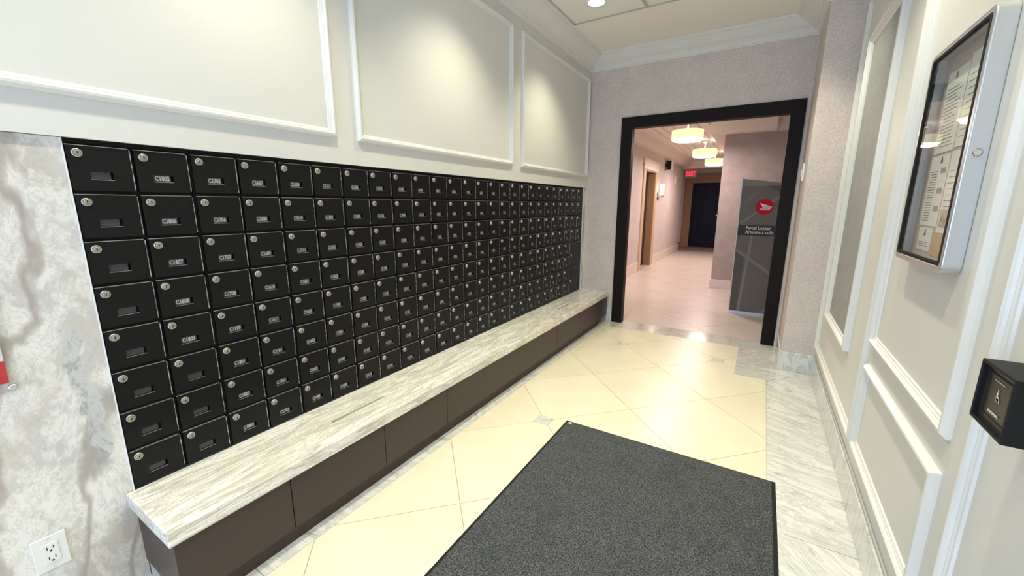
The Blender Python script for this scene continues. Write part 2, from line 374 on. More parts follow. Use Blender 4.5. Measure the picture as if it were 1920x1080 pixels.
for a, b in zip(ys, ys[1:]): tile('border_tile', [R4(-.02, .357, a, b)], M['floormarble'])
ys = [YB, -1.22, -.61, 0, .61, 1.21, 1.82, 2.43, 3.03]
for a, b in zip(ys, ys[1:]): tile('border_tile', [R4(1.922, 2.235, a, b)], M['floormarble'])
tile('border_tile', [[(1.924, 3.032), (2.233, 3.032), (2.233, 3.868), (1.924, 3.532)]], M['floormarble'])
tile('border_tile', [[(1.706, 3.555), (1.924, 3.555), (1.924, 3.536), (2.233, 3.872), (2.233, 3.90), (1.706, 3.90)][:0] or [(1.706, 3.555), (1.938, 3.555), (2.233, 3.872), (1.706, 3.872)]], M['floormarble'])
tile('border_tile', [R4(1.704, 2.02, 3.872, 4.303)], M['floormarble'])
for a, b in ((-.02, .357), (.357, 1.045), (1.045, 1.62), (1.62, 2.03)): tile('border_tile', [R4(a, b, 4.303, 4.60)], M['floormarble'])
vx, vy = .83, 5.21; dx, dy = .420, .430
for i in range(-4, 6):
    for j in range(-3, 20):
        if (i+j) % 2 == 0: continue
        cx, cy = vx+i*dx, vy+j*dy
        p = [(cx-dx+gap*1.4, cy), (cx, cy-dy+gap*1.4), (cx+dx-gap*1.4, cy), (cx, cy+dy-gap*1.4)]
        p = crect(p, -.33, 2.6, 4.60, 12.9)
        if area2(p) > 4e-4: tile('hall_floor_tile', [p], M['limeh'])

# ---- left wall
mb = MB()
mb.box(-.20, .012, YB, FY+.1, 1.525, CZ+.06)                     # painted wall above the stone
mb.box(-.20, -.020, YB, .373, 0, 1.525); mb.box(-.20, -.020, 4.426, FY+.1, 0, 1.525)
mb.box(-.20, -.125, .373, 4.426, .357, 1.525); mb.box(-.20, -.001, .373, 4.426, 0, .335)
wl = mb.build('wall_left', M['paint'], kind='structure', loc=(-.1, 1.4, 0))
MB().box(-.020, 0, YB, .370, 0, 1.5235).build('marble_panel', M['wallmarble'], wl)
MB().box(-.020, 0, 4.434, FY, 0, 1.5235).build('marble_panel', M['wallmarble'], wl)
MB().box(-.020, .003, .3695, .3730, .357, 1.524).build('edge_strip', M['whitemetal'], wl)
MB().box(-.020, .004, 4.427, 4.434, .357, 1.524).build('edge_strip', M['whitemetal'], wl)
for y0, y1 in ((-1.62, -.34), (-.20, 1.281), (1.399, 2.868), (3.006, 4.468)):
    g = MB(); moulding(g, y0, y1, 1.640, 2.660, on_left(.012), MOULD); g.build('panel_moulding', M['trim'], wl)
# ---- far wall and doorway
mb = MB()
mb.box(-.20, .39, FY, 4.598, 0, CZ+.06); mb.box(.39, 1.97, FY, 4.598, 2.235, CZ+.06); mb.box(1.97, 2.70, FY, 4.598, 0, CZ+.06)
wf = mb.build('wall_far', M['paper'], kind='structure', loc=(1, 4.56, 0))
X0, X1, x0, x1, ZT, zt = .378, 1.984, .495, 1.876, 2.240, 2.128
g = MB()
g.prism([(X0,0), (x0,0), (x0,zt), (x1,zt), (x1,0), (X1,0), (X1,ZT), (X0,ZT)], -.085, .012, 0, on_far(4.515))
# re-cut as three convex pieces so that the faces are clean
g = MB()
for q in ([(X0,0),(x0,0),(x0,zt),(X0,ZT)], [(x1,0),(X1,0),(X1,ZT),(x1,zt)], [(x0,zt),(x1,zt),(X1,ZT),(X0,ZT)]): g.prism(q, -.078, .015, 0, on_far(4.515))
g.build('trim_1', M['espresso'], kind='structure', label='dark espresso wood casing around the doorway to the hall')
# ---- boxed-out corner and right wall
pil = MB().box(2.012, 2.70, 3.872, FY, 0, CZ+.06).build('wall_pilaster', M['paper'], kind='structure')
wr = MB().box(RX, 2.45, YB, 3.872, 0, CZ+.06).build('wall_right', M['paint'], kind='structure')
T = on_right(RX)
for (a, b, c_, d) in ((2.290, 3.800, .255, 2.665), (1.372, 2.248, .752, 2.665), (1.372, 2.248, .262, .655), (-.28, 1.252, .255, 2.665)):
    g = MB(); moulding(g, a, b, c_, d, T, MOULD); g.build('panel_moulding', M['trim'], wr)
g = MB(); moulding(g, 2.690, 3.500, .570, 2.345, T, [(0,0), (0,.020), (.006,.028), (.018,.030), (.026,.022), (.032,.014), (.040,.012), (.044,.002)]); g.build('panel_moulding', M['trim'], wr)
g = MB(); g.box(RX-.004, RX, 2.730, 3.460, .612, 2.303); g.build('fabric_panel', M['fabric'], wr, label='grey textured panel inside the moulding')
# ---- back wall with the glazed entrance (behind the camera)
mb = MB(); mb.box(-.2, .15, YB-.12, YB, 0, CZ+.06); mb.box(2.10, 2.45, YB-.12, YB, 0, CZ+.06); mb.box(.15, 2.10, YB-.12, YB, 2.45, CZ+.06)
mb.build('wall_back', M['paint'], kind='structure')
g = MB()
for a, b, c_, d in ((.15, .21, 0, 2.45), (2.04, 2.10, 0, 2.45), (1.095, 1.155, 0, 2.45), (.21, 2.04, 2.39, 2.45), (.21, 2.04, 0, .10)): g.box(a, b, YB-.09, YB-.03, c_, d)
wn = g.build('window_1', M['alu'], kind='structure')
for a, b in ((.21, 1.095), (1.155, 2.04)): MB().box(a, b, YB-.064, YB-.058, .10, 2.39).build('pane', M['glass'], wn)
MB().box(-3, 5, -6, YB-.12, -.08, -.01).build('floor', M['grout'], kind='structure')
# ---- baseboards of marble slabs
def baseboard(name, segs):
    par = None
    for k, (a, b, c_, d) in enumerate(segs):
        g = MB().box(a, b, c_, d, 0, .158)
        if par is None: par = g.build(name, M['basemarble'], kind='structure', bevel=.002, seg=1)
        else: g.build('marble_slab', M['basemarble'], par, bevel=.002, seg=1)
t_ = .014
#baseboard('baseboard_left', [(0, t_, YB, -.62), (0, t_, -.617, -.02), (0, t_, -.017, .350)])
baseboard('baseboard_far', [(.300, .377, FY-t_, FY), (1.985, 2.011, FY-t_, FY)])
baseboard('baseboard_pilaster', [(2.012-t_, 2.012, 3.872-t_, 4.50), (2.0121, RX, 3.872-t_, 3.872)])
baseboard('baseboard_right', [(RX-t_, RX, a+.001, b-.001) for a, b in ((3.03, 3.857), (2.43, 3.03), (1.82, 2.43), (1.21, 1.82), (.61, 1.21), (0, .61), (-.6, 0), (YB, -.6))])
MB().box(RX-.009, RX, YB, 3.86, .1582, .172).build('trim_2', mat('baseboard_top_grey', (.42,.42,.40), .4), kind='structure', bevel=.003)  # grey strip along the top of the right baseboard
# ---- ceiling: drywall margin, suspended tiles, crown
TX0, TX1, TY0, TY1 = .184, 2.03, -1.28, 3.612
mb = MB(); Tz = lambda a, b, c: (a, b, c)
plate(mb, [-.2, TX0, TX1, 2.7], [YB, TY0, TY1, 4.6], [(1, 1)], CZ, CZ+.05, Tz)
mb.box(TX0-.1, TX1+.1, TY0-.1, TY1+.1, CZ+.20, CZ+.24)
ceil = mb.build('ceiling', M['ceil'], kind='structure', loc=(1, 1, CZ))
g = MB(); g.box(TX0-.0, TX0+.022, TY0, TY1, CZ+.001, CZ+.005); g.box(TX0, TX1, TY1-.020, TY1, CZ+.001, CZ+.005); M['grid'] = mat('grid_bar_grey', (.50, .50, .46), .5)
gx = [TX0+.012+.615*k for k in range(4)]; gy = [TY1-.010-.61*k for k in range(9)]
g.build('grid_bar', M['grid'], ceil)
for x in gx[1:3]: MB().box(x-.012, x+.012, TY0, TY1-.02, CZ-.003, CZ+.003).build('grid_bar', M['grid'], ceil)
for y in gy[1:-1]: MB().box(TX0, TX1, y-.012, y+.012, CZ-.0025, CZ+.0025).build('grid_bar', M['grid'], ceil)
pots = [(a, b) for a, _ in POT_ROWS for b in POT_Y]
for i in range(3):
    for j in range(8):
        a0, a1, b0, b1 = gx[i]+.008, gx[i+1]-.008, gy[j+1]+.008, gy[j]-.008
        a0 += .006 if i == 0 else 0
        g = MB(); hit = [p for p in pots if a0 < p[0] < a1 and b0 < p[1] < b1]
        if hit:
            px_, py_ = hit[0]; q = .062; plate(g, [a0, px_-q, px_+q, a1], [b0, py_-q, py_+q, b1], [(1, 1)], CZ+.006, CZ+.018, Tz)
        else: g.box(a0, a1, b0, b1, CZ+.006, CZ+.018)
        g.build('ceiling_tile', M['tilec'], ceil)
cr = [(0,2.735), (.010,2.735), (.013,2.742), (.026,2.746), (.032,2.753), (.033,2.765), (.040,2.770), (.046,2.770), (.052,2.778), (.070,2.786), (.092,2.798), (.115,2.815), (.138,2.832), (.152,2.842), (.160,2.843), (.160,2.849), (.168,2.852), (.176,2.858), (.178,CZ+.001), (0,CZ+.001)]
g = MB(); sweep(g, [(.012, YB), (.012, FY), (2.012, FY), (2.012, 3.872), (RX, 3.872), (RX, YB)], cr)
g.build('trim_3', M['trim'], kind='structure')

# ================================================================== HALL
HL = -.335
mb = MB(); zc = 2.56
mb.box(HL-.35, HL, 4.6, 8.52, 0, 2.8); mb.box(HL-.35, HL, 9.42, 12.9, 0, 2.8); mb.box(HL-.35, HL, 8.52, 9.42, 2.03, 2.8); mb.box(HL-.35, HL-.20, 8.52, 9.42, 0, 2.03)
mb.box(-.78, -.61, 12.9, 14.4, 0, 2.8)
whl = mb.build('wall_hall_left', M['paperh'], kind='structure', loc=(HL, 8, 0))
MB().box(-.78, 2.7, 14.3, 14.42, 0, 2.8).build('wall_hall_end', M['paperh'], kind='structure')
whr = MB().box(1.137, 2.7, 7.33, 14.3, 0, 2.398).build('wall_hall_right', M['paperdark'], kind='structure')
MB().box(2.6, 2.7, 4.6, 7.33, 0, 2.8).build('wall_hall_side', M['paperh'], kind='structure')
bb = lambda name, *a: MB().box(*a).build(name, M['cream'], kind='structure', bevel=.004)
bb('baseboard_hall_left', HL, HL+.02, 4.62, 8.33, 0, .20); bb('baseboard_hall_left', HL, HL+.02, 9.61, 12.9, 0, .20)
bb('baseboard_hall_right', 1.117, 2.6, 7.31, 7.33, 0, .145); bb('baseboard_hall_right', 1.117, 1.137, 7.33, 12.9, 0, .145)
MB().box(-.61, -.46, 14.275, 14.30, 0, .14).build('baseboard_hall_end', M['oak'], kind='structure')
mb = MB(); mb.box(-.8, 2.7, 4.6, 13.0, zc, zc+.1); mb.box(-.8, 2.7, 13.0, 14.4, 2.42, 2.6)
hc = mb.build('ceiling', M['hallceil'], kind='structure')
# soffit over the right hall wall
g = MB(); g.box(.95, 1.80, 7.02, 7.33, 2.400, zc); g.box(.95, 2.7, 7.33, 13.0, 2.400, zc); g.build('soffit', M['hallceil'], hc)
g = MB(); sweep(g, [(HL, 4.62), (HL, 12.78)], [(0,2.40), (.145,2.402), (.155,2.41), (.160,2.425), (.175,2.44), (.20,2.475), (.235,2.51), (.265,2.535), (.272,2.545), (.30,2.55), (.315,zc+.001), (0,zc+.001)])
g.build('crown_moulding', M['cream'], hc)
g = MB(); sweep(g, [(-.60, 12.95), (1.13, 12.95)], [(0,2.36), (.03,2.36), (.035,2.40), (.06,2.43), (.10,2.48), (.12,zc+.001), (0,zc+.001)]); g.build('crown_moulding', M['cream'], hc)
for x in (.07, .22, .37, .74, .90):
    MB().box(x-.014, x+.014, 4.62, 12.8, zc-.016, zc).build('ceiling_batten', M['cream'], hc)
MB().box(-.60, 1.10, 12.92, 14.20, -.0024, .006).build('hall_rug', M['rug'], label='patterned red and beige mat in front of the navy end door', cat='mat')
# left hall door, recessed in a pale casing
g = MB()
g.box(HL-.19, HL-.14, 8.55, 9.39, .006, 2.02)
d1 = g.build('door_1', M['doorblack'], kind='structure')
g = MB(); Th = on_left(HL)
g.box(HL-.14, HL, 8.52, 8.535, 0, 2.03); g.box(HL-.14, HL, 9.405, 9.42, 0, 2.03); g.box(HL-.14, HL, 8.535, 9.405, 2.015, 2.03); g.build('door_lining', M['oak'], d1)
g = MB(); g.box(HL, HL+.022, 8.36, 8.53, 0, 2.04); g.box(HL, HL+.022, 9.41, 9.58, 0, 2.04); g.build('door_casing', M['palewood'], d1, bevel=.003)
g = MB(); g.box(HL, HL+.030, 8.33, 9.61, 2.04, 2.20); g.box(HL, HL+.05, 8.29, 9.65, 2.20, 2.235); g.box(HL, HL+.036, 8.33, 9.61, 2.10, 2.115); g.build('door_head', M['cream'], d1)
for z in (1.02, 1.22):
    g = MB(); g.box(HL-.14, HL-.10, 9.24, 9.30, z, z+.05); g.box(HL-.115, HL-.10, 9.14 if z < 1.1 else 9.24, 9.30, z+.015, z+.035); g.build('door_handle', M['chrome'], d1)
g = MB(); g.box(HL-.14, HL-.08, 8.62, 8.85, 1.93, 1.98); g.build('door_closer', M['alu'], d1)
# navy end door
g = MB(); g.box(-.235, .615, 14.262, 14.285, .02, 2.02); d2 = g.build('door_2', M['navy'], kind='structure')
g = MB(); moulding(g, -.095, .475, .18, 1.87, on_far(14.262), [(0,0), (0,.006), (.012,.012), (.026,.004), (.03,0)]); g.build('door_panel_moulding', mat('navy_moulding', (.02,.03,.07), .45, spec=.3), d2)
g = MB(); g.box(-.475, -.24, 14.25, 14.30, 0, 2.04); g.box(.62, .85, 14.25, 14.30, 0, 2.04); g.box(-.475, .85, 14.245, 14.30, 2.04, 2.30); g.build('door_casing', M['oak'], d2, bevel=.006)
g = MB(); g.lathe([(.028,0), (.028,.01), (.012,.012), (.012,.04), (.03,.05), (.033,.065), (.02,.08)], 16, lambda a, b, c: (.52+a, 14.262-c, 1.03+b)); g.build('door_handle', M['chrome'], d2)
# exit sign
ex = thing('exit_sign', (-.32, 14.1, 2.19), 'red lit EXIT sign above the corner of the navy end door', 'sign')
MB().box(-.49, -.15, 14.10, 14.15, 2.19, 2.41).build('sign_box', M['white'], ex, bevel=.006)
MB().box(-.475, -.165, 14.094, 14.10, 2.205, 2.395).build('sign_face', M['exitface'], ex)
g = MB(); add_text(g, 'EXIT', .19, on_far(14.094), -.455, 2.235, .002, bold=.006, sx=.72); g.build('lettering', M['exitred'], ex)
# drum lamps
for k, (x, y) in enumerate(LAMPS):
    t = thing('drum_lamp', (x, y, 2.24), ['nearest of the three round fabric drum ceiling lamps in the hall', 'middle one of the three round drum ceiling lamps in the hall', 'farthest of the three drum ceiling lamps, nearest the navy door'][k], 'ceiling lamp', 'drum lamps along the hall ceiling')
    Tc = lambda a, b, c, x=x, y=y: (x+a, y+b, c)
    MB().lathe([(.215,2.275), (.215,2.395)], 40, Tc, cap0=False, cap1=False).build('lamp_shade', M['shade'], t)
    MB().lathe([(.150,2.243), (.195,2.252), (.215,2.273), (.213,2.275), (.02,2.275)], 40, Tc).build('diffuser', M['shadelow'], t)
    MB().lathe([(.012,2.276), (.012,2.50), (.075,2.52), (.085,zc-.001)], 20, Tc).build('canopy', M['chrome'], t)
# sconce
t = thing('wall_sconce', (HL+.06, 9.72, 1.5), 'lit glass wall sconce on a nickel bracket beyond the left hall door', 'wall lamp')
Tc = lambda a, b, c: (HL+.10+a, 9.72+b, c)
MB().lathe([(.032,1.56), (.040,1.58), (.046,1.80)], 20, Tc).build('glass_shade', M['sconce'], t)
g = MB(); g.box(HL, HL+.012, 9.67, 9.77, 1.46, 1.62); g.lathe([(.018,1.50), (.022,1.53), (.034,1.558)], 16, Tc); g.box(HL+.012, HL+.10, 9.942, 9.728, 1.52, 1.535); g.build('bracket', M['chrome'], t)
t = thing('wall_speaker', (HL, 10.35, 2.15), 'small black and white speaker box high on the left hall wall', 'speaker')
MB().box(HL+.03, HL+.15, 10.36, 10.52, 2.15, 2.36).build('housing', M['white'], t, bevel=.008); MB().box(HL+.035, HL+.135, 10.345, 10.36, 2.155, 2.355).build('grille', M['dark'], t); MB().box(HL, HL+.03, 10.41, 10.46, 2.22, 2.30).build('bracket', M['dark'], t)
t = thing('wall_vent', (HL, 11.95, 1.86), 'small grey grille plate on the left hall wall near its end', 'vent')
MB().box(HL, HL+.012, 11.78, 12.12, 1.86, 2.08).build('frame', M['white'], t)
for k in range(7): MB().box(HL+.012, HL+.02, 11.80, 12.10, 1.88+.027*k, 1.892+.027*k).build('slat', M['grey'], t)

# ---- parcel locker
pl = thing('parcel_locker', (1.79, 6.0, 0), 'grey parcel locker with red disc emblem and white lettering beyond the doorway', 'locker')
PY = 5.717; Tp = on_far(PY)
g = MB(); g.prism([(1.522,0), (2.062,0), (2.062,1.56), (1.512,1.56)], -.45, 0, 0, Tp); g.build('body', M['lockergrey'], pl)
g = MB(); g.prism([(1.512,1.56), (2.062,1.56), (2.062,1.575), (1.512,1.648)], -.44, -.002, 0, Tp); g.build('top_cover', M['lockerlight'], pl)
g = MB(); g.prism([(1.514,0), (1.522,0), (1.513,1.65), (1.503,1.65)], -.46, .006, 0, Tp); g.box(1.494, 1.507, PY-.008, PY+.02, 1.545, 1.56); g.build('edge_trim', M['white'], pl)
MB().box(1.522, 2.062, PY-.006, PY, 0, .030).build('bottom_rail', M['alu'], pl)
g = MB()
for q, mi in (([(1.60,.03), (1.63,.03), (1.69,1.0), (1.69,1.10), (1.665,1.10), (1.655,.9)], 0), ([(1.524,.78), (1.92,.50), (2.0,.46), (2.0,.49), (1.524,.81)], 0), ([(1.524,.03), (1.60,.03), (1.62,.7), (1.524,.78)], 1),
              ([(1.53,1.13), (1.55,1.12), (2.0,1.50), (2.0,1.53)], 0), ([(1.57,1.38), (1.74,1.56), (1.75,1.56), (1.58,1.375)], 0), ([(1.80,.03), (2.06,.17), (2.06,.03)], 0), ([(1.77,1.56), (2.06,1.56), (2.06,1.40)], 1)):
    zq = .0005+.0002*len(g.m)/10; g.prism(q, zq, zq+.0004, mi, Tp)
g.build('printed_shapes', [M['lockerlight'], M['lockerdark']], pl)
MB().box(1.522, 2.05, PY-.003, PY-.0005, .978, 1.100).build('text_band', M['lockerband'], pl)
g = MB(); add_text(g, 'Parcel Locker', .058, Tp, 1.600, 1.050, .004, bold=.0008, sx=.80); add_text(g, 'Armoire à colis', .058, Tp, 1.600, 1.000, .004, bold=.0008, sx=.80); g.build('lettering', M['text'], pl)
ex_, ez_ = 1.768, 1.318
g = MB(); g.lathe([(.092,.0016), (.092,.0035)], 40, lambda a, b, c: Tp(ex_+a, ez_+b, c), smooth=False)
em = g.build('emblem_disc', M['lockerred'], pl)
g = MB()
for q in ([(-.052,.046), (.078,.002), (.060,.002), (.060,.002), (-.022,.006)][:2]+[(-.022,.002)], [(-.020,-.002), (.078,-.002), (.044,-.036), (-.052,-.036)]):
    g.poly([Tp(ex_+a, ez_+b, .0045) for a, b in q])
for k in range(3): g.poly([Tp(ex_+a, ez_+b, .005) for a, b in ((-.024-.006*k, -.010-.0085*k), (.050-.006*k, -.010-.0085*k), (.048-.006*k, -.013-.0085*k), (-.026-.006*k, -.013-.0085*k))], 1)
g.build('wing_emblem', [M['text'], M['lockerred']], em)

# ================================================================== MAILBOXES
PY_, PZ_ = .1558, .1443; BY0, BZ = .373, .357; ZTOP = 1.507
RB = .0125
def seq():
    s = ['C%d%02d' % (f, u) for f in range(1, 19) if f not in (4, 13, 14) for u in (1,2,3,5,6,7,8,9,10,11)[:8 if f > 16 else 10]]
    return s
ORDER = seq(); END = ORDER.index('C1809')
labels = {}
for c_ in range(2, 23):
    hi = END+1-8*(c_-2)+3      # column 2 shows five names and three blanks
    for r in range(8):
        k = hi-8+r
        labels[(c_, r)] = ORDER[k] if 0 <= k <= END else None
labels.update({(1, r): None for r in range(8)})
def door_mesh(w, hh, win, name):
    g = MB(); T0 = lambda a, b, c: (c, a, b)
    u0, u1, v0, v1 = win
    plate(g, [0, u0, u1, w], [0, v0, v1, hh-.0016], [(1, 1)], -.010, 0, T0)
    g.box(-.0095, 0, 0, w, hh-.0016, hh, 1)  # top edge coloured bright, as the ceiling light shows it
    g.box(-.0105, -.0095, u0-.002, u1+.002, v0-.002, v1+.002, 2)
    g.box(-.0005, .0006, u0, u1, v0-.0016, v0-.0004, 1)  # painted highlight for the lit sill under the window
    return g.data(name, [M['black'], M['edgelit'], M['blackframe']])
DW, DH = .1415, .1335
WIN = (.043, .097, .034, .057)
me_door = door_mesh(DW, DH, WIN, 'mailbox_door')
WINL = (.19, .238, .12, .142); me_big = door_mesh(.2985, DH+PZ_, WINL, 'parcel_door')
g = MB(); Tl = lambda a, b, c: (c, a, b)
g.lathe([(RB*.98,-.001), (RB,.002), (RB*.96,.0055), (RB*.80,.0062), (RB*.76,.0048), (RB*.70,.0048)], 22, Tl, 0, cap1=False)
g.lathe([(RB*.70,.0048), (RB*.62,.0095), (RB*.52,.0105)], 22, Tl, 1, cap0=False)
g.box(.0104, .0110, -.0011, .0011, -.0045, .0045, 2)
me_lock = g.data('lock', [M['lock'], M['lockdark'], M['dark']])
g = MB(); g.box(-.002, .0025, 0, .0022, .004, DH-.004); me_hinge = g.data('hinge', [M['hinge']])
g = MB(); g.box(-.002, .0025, 0, .0022, .004, DH+PZ_-.004); me_hinge_b = g.data('hinge', [M['hinge']])
def plate_mesh(txt, far):
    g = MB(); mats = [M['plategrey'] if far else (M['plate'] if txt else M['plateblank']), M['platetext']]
    g.box(-.0055, -.0045, .0445, .0905, .0345, .0565)
    if txt and not far: add_text(g, txt, .0215, Tl, .0465, .0385, -.0042, 1, bold=.0008, sx=.70 if len(txt) > 4 else .78)
    return g.data('number_plate', mats)
me_blank = plate_mesh(None, False); me_far = plate_mesh(None, True)
g = MB(); g.box(-.0055, -.0045, .192, .232, .1205, .1415); me_bigplate = g.data('number_plate', [M['plateblank']])
first = {0: 'two end columns of C18-numbered and blank doors', 1: 'C1705 and C1607 at its top', 2: 'C1509 and C1211 at its top', 3: 'C1202 and C1105 at its top'}
ordn = ['first', 'second', 'third', 'fourth', 'fifth', 'sixth', 'seventh', 'eighth', 'ninth', 'tenth', 'eleventh', 'twelfth', 'thirteenth']
for u in range(13):
    y0 = BY0+2*PY_*u
    if u == 0: lb = 'black mailbox unit beside the marble wall, left column all blank plates'
    elif u == 12: lb = 'last black mailbox unit by the far corner, two tall parcel doors at its foot'
    elif u in first: lb = 'black mailbox unit with doors %s, %s from the left' % (first[u], ordn[u])
    elif u <= 6: lb = 'black two-column mailbox unit, %s from the near left end of the bank' % ordn[u]
    else: lb = 'black two-column mailbox unit, %s from the far right end of the bank' % ordn[12-u]
    t = thing('mailbox_unit', (0, y0, BZ), lb, 'mailboxes', 'mailbox units in the wall bank')
    g = MB(); e = .0006
    g.box(-.115, -.0095, y0+e, y0+2*PY_-e, BZ+.001, 1.5235)
    g.box(-.0095, -.003, y0+e, y0+.003, BZ+.001, 1.5235); g.box(-.0095, -.003, y0+2*PY_-.004, y0+2*PY_-e, BZ+.001, 1.5235)
    g.box(-.0095, -.001, y0+e, y0+2*PY_-e, 1.511, 1.5235)
    g.build('frame', M['blackframe'], t)
    for cc in range(2):
        col = 2*u+cc+1
        for r in range(8):
            if u == 12 and r >= 4: continue
            txt = labels.get((col, r)); oy = .0035+PY_*cc-(.0015 if cc else 0); oz = ZTOP-r*PZ_-DH-BZ
            d = inst('door', me_door, t, (random.uniform(0, .0008), oy, oz))
            d.rotation_euler = (0, 0, random.uniform(-.004, .004))
            inst('lock', me_lock, d, (.0, .0225, DH-.0235)); inst('hinge', me_hinge, d, (0, DW+.0012, 0))
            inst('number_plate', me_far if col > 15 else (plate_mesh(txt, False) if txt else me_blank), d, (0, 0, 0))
    if u == 12:
        for r in (4, 6):
            d = inst('parcel_door', me_big, t, (0, .0035, ZTOP-(r+1)*PZ_-DH-BZ))
            inst('lock', me_lock, d, (0, .030, .135)); inst('hinge', me_hinge_b, d, (0, .2995, 0)); inst('number_plate', me_bigplate, d, (0, 0, 0))

# ================================================================== BENCH
g = MB(); BX = .337
plate(g, [.0015, .172, .194, BX], [.349, 1.016, 1.322, 3.430, 3.722, 4.512], [(1, 1), (1, 3)], .304, .357, Tz)
top = g.build('stone_countertop', M['benchstone'], bevel=.003, label='long veined stone bench slab under the mailboxes', cat='countertop')
for a, b in ((1.016, 1.322), (3.430, 3.722)): MB().box(.1725, .1935, a+.001, b-.001, .306, .342).build('slot_liner', M['slot'], top)
bc = thing('bench_cabinet', (.16, 2.4, 0), 'dark brown floating bench base below the stone slab', 'cabinet')
MB().box(.003, .300, .366, 4.498, .078, .3035).build('carcass', M['walnut'], bc)
ys = [.362, .733, 1.196, 1.655, 3.150, 3.655, 4.11, 4.50]
for a, b in zip(ys, ys[1:]): MB().box(.3005, .319, a+.0015, b-.0015, .074, .3035).build('front_panel', M['walnut'], bc, bevel=.001, seg=1)
MB().box(.02, .292, .40, 4.30, .0005, .0775).build('toe_kick', mat('toe_kick_wood', (.040,.022,.015), .45), bc)

# ================================================================== SMALL OBJECTS
# outlet
t = thing('outlet', (0, .163, .222), 'white duplex outlet plate on the marble wall by the floor', 'outlet')
MB().box(.0005, .006, .126, .199, .222, .336).build('cover_plate', M['white'], t, bevel=.002)
oi = MB().box(.006, .0085, .145, .180, .246, .312).build('socket', M['white'], t, bevel=.001, seg=1)
for zc_ in (.262, .296):
    g = MB(); g.box(.0086, .0092, .1545, .1565, zc_-.002, zc_+.007); g.box(.0086, .0092, .1680, .1700, zc_-.002, zc_+.006)
    g.lathe([(.0028,.0086), (.0028,.0092)], 10, lambda a, b, c, z=zc_: (c, .1625+a, z-.008+b)); g.build('slots', M['dark'], oi)
for z in (.230, .328): MB().lathe([(.003,.006), (.003,.0072)], 12, lambda a, b, c, z=z: (c, .1625+a, z+b)).build('screw', M['alu'], t)
# acrylic wall sign
t = thing('acrylic_sign', (0, -.05, .80), 'clear acrylic wall sign holding a white and red notice', 'sign')
MB().box(.009, .013, -.30, .188, .812, 1.22).build('acrylic_sheet', M['acrylic'], t, bevel=.0012, seg=1)
MB().box(.0065, .0085, -.28, .168, .905, 1.20).build('notice', M['signwhite'], t); MB().box(.0065, .0086, -.28, .168, .840, .905).build('red_band', M['signred'], t)
for y in (-.28, .172): MB().lathe([(.007,.0005), (.007,.013), (.0095,.0135), (.0095,.0165), (.006,.018)], 18, lambda a, b, c, y=y: (c, y+a, .826+b)).build('standoff', M['alu'], t)
# entrance mat
t = thing('floor_mat', (1.405, 1.25, 0), 'dark grey carpet mat with black rubber edge on the tiles', 'mat')
ma = (.848, 1.960, .34, 2.176)
g = MB(); moulding(g, ma[0], ma[1], ma[2], ma[3], lambda a, b, c: (a, b, c+.0005), [(0,0), (.002,.002), (.016,.006), (.018,.006)]); g.poly([(ma[0], ma[2], .0005), (ma[0], ma[3], .0005), (ma[1], ma[3], .0005), (ma[1], ma[2], .0005)])
g.build('rubber_edge', M['rubber'], t)
MB().box(ma[0]+.018, ma[1]-.018, ma[2]+.018, ma[3]-.018, .003, .0095).build('carpet', M['carpet'], t)
g = MB(); g.prism([(.872,2.140), (.884,2.134), (.897,2.140), (.890,2.146), (.884,2.153), (.874,2.149)], .0096, .0104); g.build('tag', M['white'], t, label='small white mark at its corner')
# light switch on the side of the pilaster
t = thing('wall_switch', (2.012, 4.16, 1.52), 'white wall switch on the narrow return right of the doorway', 'switch')
MB().box(1.996, 2.0115, 4.10, 4.19, 1.530, 1.665).build('cover_plate', M['white'], t, bevel=.003)
MB().box(1.989, 1.996, 4.12, 4.165, 1.57, 1.62).build('rocker', M['white'], t, bevel=.002)
# notice board
X0, XF = 2.192, RX; y0, y1, z0, z1 = 1.530, 1.985, 1.155, 1.815
nb = thing('notice_board', (RX, 1.757, z0), 'aluminium framed glazed notice board on the right wall', 'notice board')
def rrect(a0, a1, b0, b1, r, n=5):
    o = []
    for cx, cz, s_ in ((a1-r, b0+r, -PI/2), (a1-r, b1-r, 0), (a0+r, b1-r, PI/2), (a0+r, b0+r, PI)):
        for k in range(n+1): a = s_+PI/2*k/n; o.append((cx+r*math.cos(a), cz+r*math.sin(a)))
    return o
def ring(mb, o, i, c0, c1, T, mi=0):
    n = len(o)
    V = [T(*p, c0) for p in o]+[T(*p, c1) for p in o]+[T(*p, c0) for p in i]+[T(*p, c1) for p in i]; f = []
    for k in range(n):
        q = (k+1) % n; f += [(k, q, n+q, n+k), (2*n+k, 3*n+k, 3*n+q, 2*n+q), (n+k, n+q, 3*n+q, 3*n+k), (k, 2*n+k, 2*n+q, q)]
    mb.mesh(V, f, mi)
g = MB(); o1 = rrect(y0, y1, z0, z1, .022); i1 = rrect(y0+.020, y1-.014, z0+.018, z1-.014, .012); ring(g, o1, i1, .0005, .042, T)
g.build('case', M['alu'], nb, bevel=.003)
g = MB(); ring(g, rrect(y0+.020, y1-.014, z0+.018, z1-.014, .012), rrect(y0+.033, y1-.024, z0+.0265, z1-.0225, .008), .030, .0425, T); g.build('gasket', M['rubber'], nb)
MB().box(RX-.006, RX-.001, y0+.02, y1-.014, z0+.018, z1-.014).build('cork_board', M['cork'], nb)
MB().box(RX-.0385, RX-.0365, y0+.028, y1-.022, z0+.025, z1-.021).build('glass_pane', M['glass'], nb)
g = MB(); g.lathe([(.010,0), (.010,.003), (.007,.0035), (.007,.006)], 20, lambda a, b, c: (2.213+a, y0-c, 1.468+b)); g.build('cam_lock', M['chrome'], nb)
